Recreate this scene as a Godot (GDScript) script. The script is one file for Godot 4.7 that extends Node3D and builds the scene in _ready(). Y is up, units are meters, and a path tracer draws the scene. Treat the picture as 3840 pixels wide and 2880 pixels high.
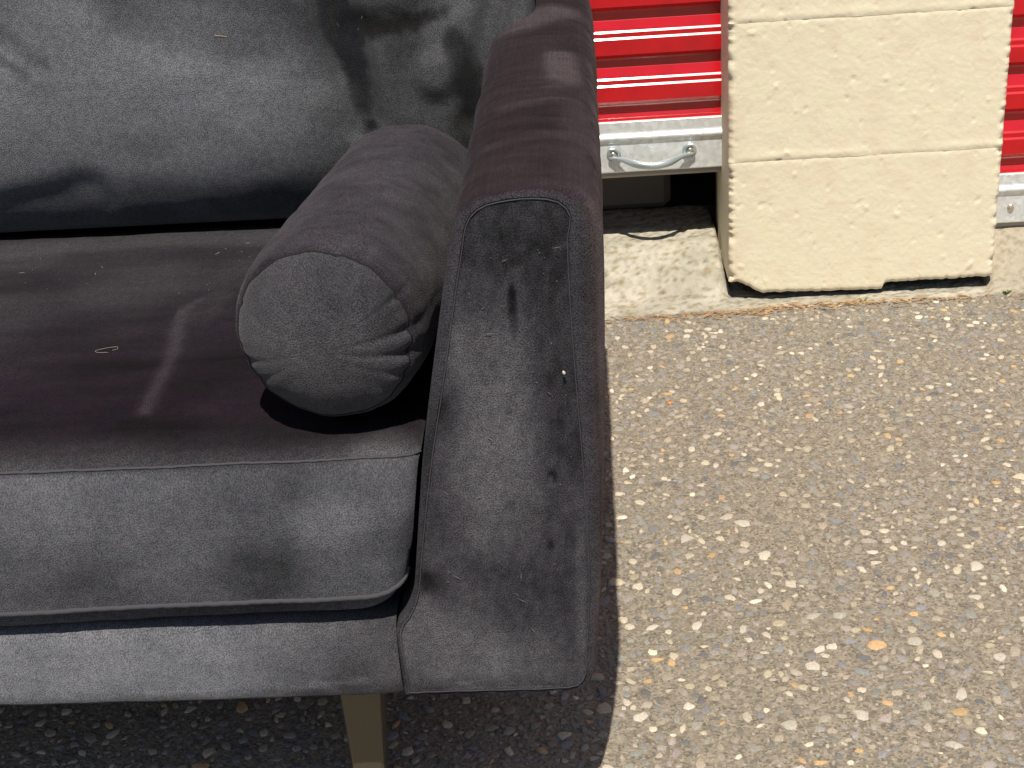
extends Node3D
# A grey velvet sofa end standing on exposed-aggregate asphalt in front of storage units.

const G := -0.012                      # level of the asphalt
const SUN := Vector3(-0.010, 0.906, 0.423)
var used := {}
var rng := RandomNumberGenerator.new()
var n1 := FastNoiseLite.new()          # smooth noises for shapes and wear
var n2 := FastNoiseLite.new()
var n3 := FastNoiseLite.new()
var sofa: Node3D

func _ready() -> void:
	rng.seed = 7
	camera_and_light()
	setup_noise()
	setup_materials()
	build_ground()
	build_building()
	build_pillars()
	build_doors()
	build_sofa()
	build_bolster()
	build_small()

# ---------------------------------------------------------------- camera, sky, sun
func camera_and_light() -> void:
	var cam := Camera3D.new()
	cam.name = "camera"
	cam.position = Vector3(-0.23807, 0.90949, 2.1029)
	cam.rotation = Vector3(-0.45754, 0.048565, -0.07429)
	cam.fov = 28.84
	cam.near = 0.02
	cam.far = 600.0
	add_child(cam)
	var env := Environment.new()
	env.background_mode = Environment.BG_SKY
	var sm := ProceduralSkyMaterial.new()
	sm.sky_top_color = Color(0.44, 0.49, 0.58)
	sm.sky_horizon_color = Color(0.76, 0.78, 0.81)
	sm.sky_curve = 0.14
	sm.ground_bottom_color = Color(0.32, 0.29, 0.25)
	sm.ground_horizon_color = Color(0.5, 0.48, 0.45)
	sm.sky_energy_multiplier = 1.15
	var sky := Sky.new()
	sky.sky_material = sm
	env.sky = sky
	env.tonemap_mode = Environment.TONE_MAPPER_LINEAR
	env.tonemap_exposure = 1.27
	env.sdfgi_enabled = true
	env.ssao_enabled = true
	env.ssil_enabled = true
	var we := WorldEnvironment.new()
	we.name = "world"
	we.environment = env
	add_child(we)
	var sun := DirectionalLight3D.new()
	sun.name = "sun"
	sun.light_color = Color(1.0, 0.965, 0.9)
	sun.light_energy = 1.6
	sun.light_angular_distance = 0.5
	sun.shadow_enabled = true
	add_child(sun)
	sun.look_at_from_position(SUN * 20.0, Vector3.ZERO, Vector3(0, 0, -1))

func setup_noise() -> void:
	for k in 3:
		var n: FastNoiseLite = [n1, n2, n3][k]
		n.seed = 11 + k
		n.frequency = 1.0
		n.fractal_octaves = 4
		n.noise_type = FastNoiseLite.TYPE_SIMPLEX_SMOOTH
	n3.fractal_type = FastNoiseLite.FRACTAL_NONE

# ---------------------------------------------------------------- materials
var M := {}

func noise_image(size: int, freq: float, sd: int, kind := FastNoiseLite.TYPE_SIMPLEX_SMOOTH, oct := 3) -> Image:
	var n := FastNoiseLite.new()
	n.seed = sd
	n.frequency = freq
	n.noise_type = kind
	n.fractal_octaves = oct
	if kind == FastNoiseLite.TYPE_CELLULAR:
		n.fractal_type = FastNoiseLite.FRACTAL_NONE
		n.cellular_return_type = FastNoiseLite.RETURN_CELL_VALUE
	return n.get_seamless_image(size, size)

func ramp_image(im: Image, ramp: Gradient) -> ImageTexture:
	var out := Image.create(im.get_width(), im.get_height(), false, Image.FORMAT_RGB8)
	for y in im.get_height():
		for x in im.get_width():
			out.set_pixel(x, y, ramp.sample(im.get_pixel(x, y).r))
	return ImageTexture.create_from_image(out)

func grad(stops: Array) -> Gradient:
	var g := Gradient.new()
	var o := PackedFloat32Array()
	var c := PackedColorArray()
	for s in stops:
		o.append(s[0])
		c.append(s[1])
	g.offsets = o
	g.colors = c
	return g

func grey(v: float) -> Color:
	return Color(v, v, v).linear_to_srgb()

func lin(r: float, g: float, b: float) -> Color:
	return Color(r, g, b).linear_to_srgb()

func mat(called: String, color: Color, rough: float, metal := 0.0) -> StandardMaterial3D:
	var m := StandardMaterial3D.new()
	m.resource_name = called
	m.albedo_color = color
	m.roughness = rough
	m.metallic = metal
	M[called] = m
	return m

func triplanar(m: StandardMaterial3D, per_metre: float, world := true) -> void:
	m.uv1_triplanar = true
	m.uv1_world_triplanar = world
	m.uv1_scale = Vector3.ONE * per_metre
	m.uv1_triplanar_sharpness = 4.0

func setup_materials() -> void:
	# velvet: short pile, speckled and slightly fuzzy
	var pile_im := noise_image(512, 0.125, 3, FastNoiseLite.TYPE_SIMPLEX_SMOOTH, 2)
	var fuzz := noise_image(512, 0.27, 4, FastNoiseLite.TYPE_SIMPLEX_SMOOTH, 2)
	var mottle := noise_image(512, 0.024, 5, FastNoiseLite.TYPE_SIMPLEX_SMOOTH, 3)
	for y in 512:
		for x in 512:
			var a := pile_im.get_pixel(x, y).r * 0.46 + fuzz.get_pixel(x, y).r * 0.41 + mottle.get_pixel(x, y).r * 0.13
			a = clampf((a - 0.5) * 2.5 + 0.5, 0.0, 1.0)
			pile_im.set_pixel(x, y, Color(a, a, a))
	var pile := ramp_image(pile_im, grad([[0.0, grey(0.22)], [0.25, grey(0.36)], [0.5, grey(0.58)], [0.75, grey(0.84)], [1.0, grey(1.0)]]))
	var bump := ImageTexture.create_from_image(pile_im)
	for k in [["velvet", 0.16], ["velvet_low_sheen", 0.03]]:  # second copy has less sheen, keeping the upward panels dark
		var v := mat(k[0], Color.WHITE, 0.95)
		v.vertex_color_use_as_albedo = true
		v.metallic_specular = 0.07 if k[0] == "velvet" else 0.06
		v.rim_enabled = true
		v.rim = k[1]
		v.rim_tint = 0.0
		v.albedo_texture = pile
		v.heightmap_enabled = true
		v.heightmap_texture = bump
		v.heightmap_scale = 0.045
		triplanar(v, 9.0, false)
	for k in [["velvet_seam", 0.055, 0.054, 0.062], ["velvet_seam_dark", 0.02, 0.018, 0.02], ["velvet_plain", 0.06, 0.055, 0.06]]:
		mat(k[0], lin(k[1], k[2], k[3]), 0.95).metallic_specular = 0.1
	var th := mat("thread", lin(0.26, 0.24, 0.22), 0.8)
	th.metallic_specular = 0.2
	mat("orange", lin(0.8, 0.2, 0.02), 0.5)
	mat("lint", lin(0.22, 0.21, 0.21), 0.9)
	mat("needle", Color.WHITE, 0.85).vertex_color_use_as_albedo = true
	mat("crumb", lin(0.45, 0.43, 0.38), 0.9)
	mat("straw", lin(0.42, 0.30, 0.16), 0.9)
	mat("weed", lin(0.10, 0.16, 0.035), 0.7)
	var leg := mat("leg_metal", lin(0.100, 0.089, 0.064), 0.40, 0.55)
	leg.metallic_specular = 0.5
	# asphalt matrix
	var fine := noise_image(1024, 0.13, 21, FastNoiseLite.TYPE_CELLULAR)
	var soft := noise_image(1024, 0.02, 22, FastNoiseLite.TYPE_SIMPLEX_SMOOTH, 5)
	var both := Image.create(1024, 1024, false, Image.FORMAT_RGB8)
	var ramp := grad([[0.0, lin(0.088, 0.079, 0.066)], [0.3, lin(0.156, 0.137, 0.111)], [0.5, lin(0.202, 0.177, 0.143)], [0.7, lin(0.244, 0.212, 0.168)], [0.85, lin(0.27, 0.236, 0.19)], [1.0, lin(0.34, 0.29, 0.22)]])
	var hgt := Image.create(1024, 1024, false, Image.FORMAT_RGB8)
	for y in 1024:
		for x in 1024:
			var a := fine.get_pixel(x, y).r
			var b := soft.get_pixel(x, y).r
			both.set_pixel(x, y, ramp.sample(clampf(a * 0.55 + b * 0.5, 0, 1)))
			var h := clampf(a * 0.5 + b * 0.5, 0, 1)
			hgt.set_pixel(x, y, Color(h, h, h))
	var ag := mat("asphalt", Color.WHITE, 0.92)
	ag.albedo_texture = ImageTexture.create_from_image(both)
	ag.heightmap_enabled = true
	ag.heightmap_texture = ImageTexture.create_from_image(hgt)
	ag.heightmap_scale = 0.2
	ag.metallic_specular = 0.25
	triplanar(ag, 3.1)
	var st := mat("stone", Color.WHITE, 0.75)
	st.vertex_color_use_as_albedo = true
	st.metallic_specular = 0.35
	st.albedo_texture = ramp_image(noise_image(256, 0.09, 31, FastNoiseLite.TYPE_SIMPLEX_SMOOTH, 4), grad([[0.0, grey(0.6)], [0.5, grey(0.85)], [1.0, grey(1.0)]]))
	triplanar(st, 14.0)
	# concrete and painted block
	var co := mat("concrete", Color.WHITE, 0.9)
	co.vertex_color_use_as_albedo = true
	co.metallic_specular = 0.25
	var co_im := noise_image(512, 0.03, 41, FastNoiseLite.TYPE_SIMPLEX_SMOOTH, 5)
	co.albedo_texture = ramp_image(co_im, grad([[0.0, grey(0.55)], [0.45, grey(0.85)], [1.0, grey(1.0)]]))
	co.heightmap_enabled = true
	co.heightmap_texture = ImageTexture.create_from_image(co_im)
	co.heightmap_scale = 0.25
	triplanar(co, 4.0)
	var pb := mat("painted_block", lin(0.715, 0.65, 0.492), 0.75)
	pb.metallic_specular = 0.3
	var pb_im := noise_image(512, 0.035, 51, FastNoiseLite.TYPE_SIMPLEX_SMOOTH, 5)
	pb.albedo_texture = ramp_image(noise_image(256, 0.012, 52, FastNoiseLite.TYPE_SIMPLEX_SMOOTH, 3), grad([[0.0, lin(0.94, 0.90, 0.88)], [0.5, grey(0.98)], [1.0, lin(0.97, 0.99, 0.95)]]))
	pb.heightmap_enabled = true
	pb.heightmap_texture = ImageTexture.create_from_image(pb_im)
	pb.heightmap_scale = 0.03
	triplanar(pb, 5.0)
	var wall := mat("painted_wall", lin(0.76, 0.67, 0.47), 0.8)
	wall.metallic_specular = 0.3
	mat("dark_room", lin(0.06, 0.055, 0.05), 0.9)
	mat("mortar_dark", lin(0.03, 0.028, 0.025), 0.95)
	var red := mat("red_paint", lin(0.50, 0.001, 0.008), 0.22)
	red.metallic_specular = 0.5
	red.albedo_texture = ramp_image(noise_image(256, 0.02, 71, FastNoiseLite.TYPE_SIMPLEX_SMOOTH, 5), grad([[0.0, grey(0.78)], [0.5, grey(0.94)], [1.0, grey(1.0)]]))
	triplanar(red, 3.0)
	red.clearcoat_enabled = true
	red.clearcoat = 0.45
	red.clearcoat_roughness = 0.12
	var ga := mat("galvanised", Color.WHITE, 0.42, 0.45)
	var ga_im := noise_image(512, 0.05, 61, FastNoiseLite.TYPE_CELLULAR)
	ga.albedo_texture = ramp_image(ga_im, grad([[0.0, lin(0.62, 0.65, 0.65)], [0.5, lin(0.70, 0.73, 0.73)], [1.0, lin(0.80, 0.83, 0.83)]]))
	triplanar(ga, 6.0)
	var zi := mat("zinc_handle", lin(0.44, 0.51, 0.53), 0.30, 0.6)
	zi.metallic_specular = 0.6
	mat("bolt_metal", lin(0.55, 0.48, 0.38), 0.28, 0.8)
	mat("rubber", lin(0.30, 0.28, 0.24), 0.7)
	mat("box_card", lin(0.15, 0.13, 0.11), 0.9)

# ---------------------------------------------------------------- naming
func numbered(called: String) -> String:
	if not used.has(called):
		used[called] = 0
		return called
	used[called] += 1
	return "%s_%03d" % [called, used[called]]

func thing(called: String, label: String, category: String, at := Vector3.ZERO, group := "") -> Node3D:
	var o := Node3D.new()
	o.name = numbered(called)
	o.position = at
	add_child(o)
	tag(o, label, category, group)
	return o

func tag(o: Node, label: String, category: String, group := "") -> Node:
	o.set_meta("label", label)
	o.set_meta("category", category)
	if category in ["building", "pillar", "door"]:
		o.set_meta("kind", "thing")
	if group:
		o.set_meta("group", group)
	return o

func part(called: String, mesh: Mesh, m: Material, parent: Node) -> MeshInstance3D:
	var o := MeshInstance3D.new()
	o.mesh = mesh
	o.material_override = m
	if parent == self:
		o.name = numbered(called)
		add_child(o)
	else:
		var nm := called
		var k := 0
		while parent.has_node(NodePath(nm)):
			k += 1
			nm = "%s_%03d" % [called, k]
		o.name = nm
		parent.add_child(o, true)
	return o

# ---------------------------------------------------------------- mesh helpers
# A grid of points p(u, v); outside is where du x dv points (flip turns it). nap(p, n) returns [normal, colour].
func grid(nu: int, nv: int, fn: Callable, closed := false, flip := false, nap = null) -> ArrayMesh:
	var P := PackedVector3Array()
	var cols := nu if closed else nu + 1
	P.resize(cols * (nv + 1))
	for j in nv + 1:
		for i in cols:
			P[j * cols + i] = fn.call(float(i) / nu, float(j) / nv)
	return grid_from(P, cols, nv + 1, closed, flip, nap)

func grid_from(P: PackedVector3Array, cols: int, rows: int, closed: bool, flip: bool, nap = null) -> ArrayMesh:
	var N := PackedVector3Array()
	var C := PackedColorArray()
	N.resize(P.size())
	C.resize(P.size())
	var sgn := -1.0 if flip else 1.0
	for j in rows:
		for i in cols:
			var ia := (i + 1) % cols if closed else mini(i + 1, cols - 1)
			var ib := (i + cols - 1) % cols if closed else maxi(i - 1, 0)
			var du := P[j * cols + ia] - P[j * cols + ib]
			if du.length() < 1e-7:
				var jj := j - 1 if j > rows / 2 else j + 1
				du = P[jj * cols + ia] - P[jj * cols + ib]
			var dv := P[mini(j + 1, rows - 1) * cols + i] - P[maxi(j - 1, 0) * cols + i]
			var n := du.cross(dv).normalized() * sgn
			var c := Color.WHITE
			if nap != null:
				var r: Array = nap.call(P[j * cols + i], n)
				n = r[0]
				c = r[1]
			N[j * cols + i] = n
			C[j * cols + i] = c
	var I := PackedInt32Array()
	for j in rows - 1:
		for i in (cols if closed else cols - 1):
			var a := j * cols + i
			var b := j * cols + (i + 1) % cols
			var c2 := a + cols
			var d := b + cols
			if flip:
				I.append_array([a, b, d, a, d, c2])
			else:
				I.append_array([a, d, b, a, c2, d])
	var arr := []
	arr.resize(Mesh.ARRAY_MAX)
	arr[Mesh.ARRAY_VERTEX] = P
	arr[Mesh.ARRAY_NORMAL] = N
	arr[Mesh.ARRAY_COLOR] = C
	arr[Mesh.ARRAY_INDEX] = I
	var m := ArrayMesh.new()
	m.add_surface_from_arrays(Mesh.PRIMITIVE_TRIANGLES, arr)
	return m

# Catmull-Rom through points, t in 0..1 over equal spans
func spline(pts: Array, t: float) -> Vector2:
	var n := pts.size() - 1
	var f := clampf(t, 0, 1) * n
	var i := mini(int(f), n - 1)
	var w := f - i
	var p0: Vector2 = pts[maxi(i - 1, 0)]
	var p1: Vector2 = pts[i]
	var p2: Vector2 = pts[i + 1]
	var p3: Vector2 = pts[mini(i + 2, n)]
	return p1.cubic_interpolate(p2, p0, p3, w)

# points evenly spaced along a spline
func even(pts: Array, count: int, closed := false) -> PackedVector2Array:
	var src := pts.duplicate()
	var fine := PackedVector2Array()
	var n := src.size()
	var spans := n if closed else n - 1
	for i in spans:
		for k in 24:
			var w := k / 24.0
			var p0: Vector2 = src[(i - 1 + n) % n] if closed else src[maxi(i - 1, 0)]
			var p1: Vector2 = src[i]
			var p2: Vector2 = src[(i + 1) % n]
			var p3: Vector2 = src[(i + 2) % n] if closed else src[mini(i + 2, n - 1)]
			fine.append(p1.cubic_interpolate(p2, p0, p3, w))
	fine.append(src[0] if closed else src[n - 1])
	var acc := PackedFloat32Array([0.0])
	for i in range(1, fine.size()):
		acc.append(acc[i - 1] + fine[i].distance_to(fine[i - 1]))
	var total := acc[acc.size() - 1]
	var out := PackedVector2Array()
	var j := 0
	for k in (count if closed else count + 1):
		var d := total * k / count
		while j < acc.size() - 2 and acc[j + 1] < d:
			j += 1
		out.append(fine[j].lerp(fine[j + 1], clampf((d - acc[j]) / maxf(acc[j + 1] - acc[j], 1e-9), 0, 1)))
	return out

func tube(path: PackedVector3Array, radius: float, sides := 6, taper := false, radii := PackedFloat32Array()) -> ArrayMesh:
	var P := PackedVector3Array()
	var up := Vector3(0.13, 0.97, 0.21).normalized()
	for i in path.size():
		var t := (path[mini(i + 1, path.size() - 1)] - path[maxi(i - 1, 0)]).normalized()
		var a := t.cross(up)
		if a.length() < 0.05:
			a = t.cross(Vector3.RIGHT)
		a = a.normalized()
		var b := t.cross(a)
		var r := radii[i] if radii.size() else radius
		if taper and (i == 0 or i == path.size() - 1):
			r *= 0.15
		for k in sides:
			var g := TAU * k / sides
			P.append(path[i] + (a * cos(g) + b * sin(g)) * r)
	return grid_from(P, sides, path.size(), true, false)

# box with chamfered edges
func box(size: Vector3, at := Vector3.ZERO, c := 0.002) -> ArrayMesh:
	var st := SurfaceTool.new()
	st.begin(Mesh.PRIMITIVE_TRIANGLES)
	add_box(st, size, at, c)
	st.generate_normals()
	return st.commit()

func add_box(st: SurfaceTool, size: Vector3, at := Vector3.ZERO, c := 0.002) -> void:
	var h := size * 0.5
	c = minf(c, minf(h.x, minf(h.y, h.z)) * 0.5)
	st.set_smooth_group(-1)
	var v := func(sx: int, sy: int, sz: int, ax: int) -> Vector3:
		var q := Vector3(sx * h.x, sy * h.y, sz * h.z)
		for k in 3:
			if k != ax:
				q[k] -= signf(q[k]) * c
		return q + at
	var tri := func(a: Vector3, b: Vector3, d: Vector3):
		var out := (a + b + d) / 3.0 - at
		if (b - a).cross(d - a).dot(out) > 0:
			st.add_vertex(a); st.add_vertex(d); st.add_vertex(b)
		else:
			st.add_vertex(a); st.add_vertex(b); st.add_vertex(d)
	for ax in 3:
		for s in [-1, 1]:
			var q := []
			for e in [[-1, -1], [1, -1], [1, 1], [-1, 1]]:
				var w := [0, 0, 0]
				w[ax] = s
				w[(ax + 1) % 3] = e[0]
				w[(ax + 2) % 3] = e[1]
				q.append(v.call(w[0], w[1], w[2], ax))
			tri.call(q[0], q[1], q[2]); tri.call(q[0], q[2], q[3])
	for ax in 3:
		var b1 := (ax + 1) % 3
		var b2 := (ax + 2) % 3
		for s1 in [-1, 1]:
			for s2 in [-1, 1]:
				var q := []
				for e in [[-1, b1], [1, b1], [1, b2], [-1, b2]]:
					var w := [0, 0, 0]
					w[ax] = e[0]
					w[b1] = s1
					w[b2] = s2
					q.append(v.call(w[0], w[1], w[2], e[1]))
				tri.call(q[0], q[1], q[2]); tri.call(q[0], q[2], q[3])
	for a in [-1, 1]:
		for b in [-1, 1]:
			for d in [-1, 1]:
				tri.call(v.call(a, b, d, 0), v.call(a, b, d, 1), v.call(a, b, d, 2))

# profile in (z, y) pulled along x; crisp = flat shaded
func extrude_x(pts: PackedVector2Array, x0: float, x1: float) -> ArrayMesh:
	var st := SurfaceTool.new()
	st.begin(Mesh.PRIMITIVE_TRIANGLES)
	st.set_smooth_group(-1)
	for i in pts.size() - 1:
		var a := Vector3(x0, pts[i].y, pts[i].x)
		var b := Vector3(x1, pts[i].y, pts[i].x)
		var c := Vector3(x1, pts[i + 1].y, pts[i + 1].x)
		var d := Vector3(x0, pts[i + 1].y, pts[i + 1].x)
		for v in [a, c, b, a, d, c]:
			st.add_vertex(v)
	st.generate_normals()
	return st.commit()

func fbm(p: Vector3, f: float) -> float:
	return n1.get_noise_3d(p.x * f, p.y * f, p.z * f)

# ---------------------------------------------------------------- ground
const PALE_STONES := [[-0.127, 0.822], [0.181, 0.739], [-0.041, 0.697], [-0.023, 0.694], [-0.056, 0.628], [0.097, 0.681], [0.167, 0.795], [-0.173, 0.822], [-0.144, 0.761], [-0.172, 0.570], [0.012, 0.977], [0.088, 1.025], [-0.194, 0.966], [-0.162, 0.587], [-0.054, 0.986], [-0.021, 0.900], [0.123, 0.817], [0.111, 0.952], [0.086, 0.866], [0.219, 0.653], [0.228, 0.451], [-0.230, 0.925], [-0.320, 0.947], [0.087, 0.203], [0.123, 0.122], [-0.044, 0.187], [-0.047, 0.533], [0.041, 0.086], [0.088, 0.067], [0.212, 0.173], [-0.707, 0.957], [-0.415, 1.002], [-0.125, 0.656], [-0.024, 0.442], [-0.096, 0.464], [0.114, 0.382], [-0.109, 0.538], [-0.005, 0.815], [0.283, 0.498], [0.163, 0.898]]

func build_ground() -> void:
	var ground := MeshInstance3D.new()
	ground.name = "asphalt_ground"
	ground.material_override = M.asphalt
	add_child(ground)
	ground.set_meta("kind", "structure")
	ground.set_meta("label", "brown grey asphalt with worn exposed stones")
	ground.mesh = grid(60, 60, func(u: float, v: float) -> Vector3:
		var a := (u - 0.5) * 2.0
		var b := (v - 0.5) * 2.0
		return Vector3(signf(a) * pow(absf(a), 3.0) * 150.0, G, 1.0 - signf(b) * pow(absf(b), 3.0) * 150.0))
	# stones, big ones first, kept apart by a hash of cells
	var cells := {}
	var cs := 0.024
	var list := []
	# the pale pebbles that catch the eye
	for q in PALE_STONES:
		var pp := Vector2(q[0], q[1])
		var rr := rng.randf_range(0.0076, 0.0112)
		var kk := Vector2i((pp / cs).floor())
		if not cells.has(kk):
			cells[kk] = []
		cells[kk].append([pp, rr])
		list.append([pp, rr, Color(0.56, 0.52, 0.445) * rng.randf_range(0.72, 1.0)])
	var sizes := [[420, 0.0080, 0.0108], [4600, 0.0050, 0.0080], [8000, 0.0030, 0.0050], [9000, 0.0014, 0.0028]]
	for s in sizes:
		var placed := 0
		for tries in s[0] * 3:
			if placed >= s[0]:
				break
			var p := Vector2(rng.randf_range(-1.0, 0.75), rng.randf_range(0.0, 1.22))
			if p.x < -0.3 and p.y < 0.85:
				continue
			var r: float = rng.randf_range(s[1], s[2])
			var key := Vector2i((p / cs).floor())
			var ok := true
			for dx in range(-1, 2):
				for dy in range(-1, 2):
					for q in cells.get(key + Vector2i(dx, dy), []):
						if p.distance_to(q[0]) < (r + q[1]) * 0.80:
							ok = false
							break
			if not ok:
				continue
			if not cells.has(key):
				cells[key] = []
			cells[key].append([p, r])
			list.append([p, r])
			placed += 1
	# wider, sparser stones round about
	for k in 26000:
		var p := Vector2(rng.randf_range(-2.4, 2.6), rng.randf_range(0.0, 3.0))
		if p.x > -1.0 and p.x < 0.75 and p.y < 1.22:
			continue
		list.append([p, rng.randf_range(0.0022, 0.0068)])
	var order := list.duplicate()
	order.sort_custom(func(a, b): return a[1] / (2.4 - a[0].y) > b[1] / (2.4 - b[0].y) if seen(a[0]) == seen(b[0]) else seen(a[0]))
	var single := {}
	for k in 300:
		single[order[k]] = true
	var V := PackedVector3Array()
	var N := PackedVector3Array()
	var C := PackedColorArray()
	var I := PackedInt32Array()
	for s in list:
		if single.has(s):
			var v1 := PackedVector3Array()
			var m1 := PackedVector3Array()
			var c1 := PackedColorArray()
			var i1 := PackedInt32Array()
			add_stone(v1, m1, c1, i1, Vector2.ZERO, s[1], 0.0, s[2] if s.size() > 2 else wash(stone_color(s[1]), s[0]))
			var o := part("stone", arrays(v1, m1, c1, i1), M.stone, ground)
			o.position = Vector3(s[0].x, G, s[0].y)
		else:
			add_stone(V, N, C, I, s[0], s[1], G, wash(stone_color(s[1]), s[0]))
	var rest := part("small_stones", arrays(V, N, C, I), M.stone, ground)
	rest.set_meta("kind", "stuff")
	# the concrete sill that ramps up to the doors
	var sill := MeshInstance3D.new()
	sill.name = "concrete_sill"
	sill.material_override = M.concrete
	add_child(sill)
	sill.set_meta("kind", "structure")
	sill.set_meta("label", "pale worn concrete sill sloping up under the doors")
	sill.mesh = grid(420, 60, func(u: float, v: float) -> Vector3:
		var x := lerpf(-1.2, 1.4, u)
		var pf := [Vector2(0.022, G - 0.01), Vector2(0.02, G + 0.006), Vector2(-0.01, G + 0.014), Vector2(-0.06, 0.028), Vector2(-0.105, 0.05), Vector2(-0.15, 0.056), Vector2(-0.26, 0.058)]
		var p := spline(pf, v)
		if x > 0.004 and x < 0.393 and p.x < 0.004:
			p.y = minf(p.y, G + 0.006)
		if x > 0.0 and x < 0.397:
			p.y = G + (p.y - G) * 0.55
		var pit := maxf(0.0, n3.get_noise_2d(x * 55.0, p.x * 80.0) - 0.45) * 0.006
		var rough := n1.get_noise_2d(x * 14.0, p.x * 30.0) * 0.0022 * smoothstep(0.0, 0.15, v)
		var edge := n2.get_noise_1d(x * 9.0) * 0.007 + n2.get_noise_1d(x * 40.0 + 50.0) * 0.003
		return Vector3(x, p.y + rough - pit, p.x + edge * (1.0 - smoothstep(0.0, 0.35, v)) + 0.012 * (1.0 - smoothstep(0.0, 0.4, v)) * smoothstep(0.0, -0.25, x)), false, false, sill_look)

func seen(p: Vector2) -> bool:
	var hidden := p.x < -0.2 and p.y < 0.95
	return not hidden and p.x > -0.85 and p.x < 0.45 and p.y > 0.0 and p.y < 1.1

func sill_look(p: Vector3, n: Vector3) -> Array:
	var t := 0.5 + 0.5 * n1.get_noise_3d(p.x * 9, p.y * 9, p.z * 26)
	var c := Color(0.36, 0.335, 0.275).lerp(Color(0.46, 0.43, 0.36), smoothstep(0.35, 0.65, t))
	var b := n2.get_noise_2d(p.x * 38.0, p.z * 70.0)
	c = c.lerp(Color(0.24, 0.185, 0.085), smoothstep(0.22, 0.5, b) * 0.75)
	var d := n3.get_noise_2d(p.x * 90.0 + 7.0, p.z * 120.0)
	c = c.lerp(Color(0.12, 0.10, 0.06), smoothstep(0.55, 0.8, d) * 0.6)
	if p.x > 0.38:
		c = c.lerp(Color(0.36, 0.31, 0.24), 0.6)
	return [n, c]

func arrays(v: PackedVector3Array, n: PackedVector3Array, c: PackedColorArray, i: PackedInt32Array) -> ArrayMesh:
	var arr := []
	arr.resize(Mesh.ARRAY_MAX)
	arr[Mesh.ARRAY_VERTEX] = v
	arr[Mesh.ARRAY_NORMAL] = n
	if c.size():
		arr[Mesh.ARRAY_COLOR] = c
	arr[Mesh.ARRAY_INDEX] = i
	var m := ArrayMesh.new()
	m.add_surface_from_arrays(Mesh.PRIMITIVE_TRIANGLES, arr)
	return m

func stone_color(r: float) -> Color:
	var k := rng.randf()
	var c: Color
	if k < 0.30: c = Color(0.190, 0.177, 0.161)
	elif k < 0.50: c = Color(0.150, 0.152, 0.154)
	elif k < 0.58: c = Color(0.100, 0.102, 0.106)
	elif k < 0.72: c = Color(0.240, 0.211, 0.170)
	elif k < 0.80: c = Color(0.225, 0.196, 0.178)
	elif k < 0.83: c = Color(0.33, 0.225, 0.125)
	elif k < 0.94: c = Color(0.32, 0.285, 0.225)
	else: c = Color(0.42, 0.388, 0.33) * rng.randf_range(0.7, 1.0)
	if r < 0.0036 and c.r > 0.3:
		c = Color(0.245, 0.224, 0.193)
	var f := rng.randf_range(1.22, 1.72)
	return Color(c.r * f, c.g * f * rng.randf_range(0.97, 1.03), c.b * f * rng.randf_range(0.92, 1.06))

# silt and moss dust that has settled in patches
func wash(c: Color, p: Vector2) -> Color:
	var w := smoothstep(0.05, 0.45, n1.get_noise_2d(p.x * 5.0, p.y * 5.0 + 9.0))
	return c.lerp(Color(0.31, 0.25, 0.155), 0.32 * w)

func add_stone(V: PackedVector3Array, N: PackedVector3Array, C: PackedColorArray, I: PackedInt32Array, p: Vector2, r: float, y: float, c: Color) -> void:
	var n := rng.randi_range(6, 9) if r > 0.0035 else 5
	var ang := rng.randf() * TAU
	var stretch := rng.randf_range(0.38, 0.88)
	var h := rng.randf_range(0.0005, 0.0021) * clampf(r / 0.005, 0.35, 1.3)
	var tilt := Vector2(rng.randf_range(-1, 1), rng.randf_range(-1, 1)) * 0.07
	var base := V.size()
	var ca := cos(ang)
	var sa := sin(ang)
	var inner := rng.randf_range(0.78, 0.9)
	var jag := PackedFloat32Array()
	for k in n:
		jag.append(rng.randf_range(0.5, 1.2))
	for ring in 3:
		for k in n:
			var g := TAU * (k + 0.0) / n
			var rr := r * jag[k] * ([1.0, inner, inner * 0.55][ring] as float)
			var q := Vector2(cos(g) * rr, sin(g) * rr * stretch)
			q = Vector2(q.x * ca - q.y * sa, q.x * sa + q.y * ca)
			var yy := -0.0015
			if ring == 1: yy = h * 0.8 + q.dot(tilt)
			elif ring == 2: yy = h + q.dot(tilt)
			V.append(Vector3(p.x + q.x, y + yy, p.y + q.y))
			var out := Vector3(q.x, 0, q.y).normalized()
			N.append([(out + Vector3(0, 0.4, 0)).normalized(), (out * 0.45 + Vector3(-tilt.x, 1, -tilt.y)).normalized(), (out * 0.08 + Vector3(-tilt.x, 1, -tilt.y)).normalized()][ring])
			C.append(c)
	V.append(Vector3(p.x, y + h, p.y))
	N.append(Vector3(-tilt.x, 1, -tilt.y).normalized())
	C.append(c)
	var top := base + 3 * n
	for k in n:
		var k2 := (k + 1) % n
		for ring in 2:
			var a := base + ring * n + k
			var b := base + ring * n + k2
			I.append_array([a, b, b + n, a, b + n, a + n])
		I.append_array([base + 2 * n + k, base + 2 * n + k2, top])

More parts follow.
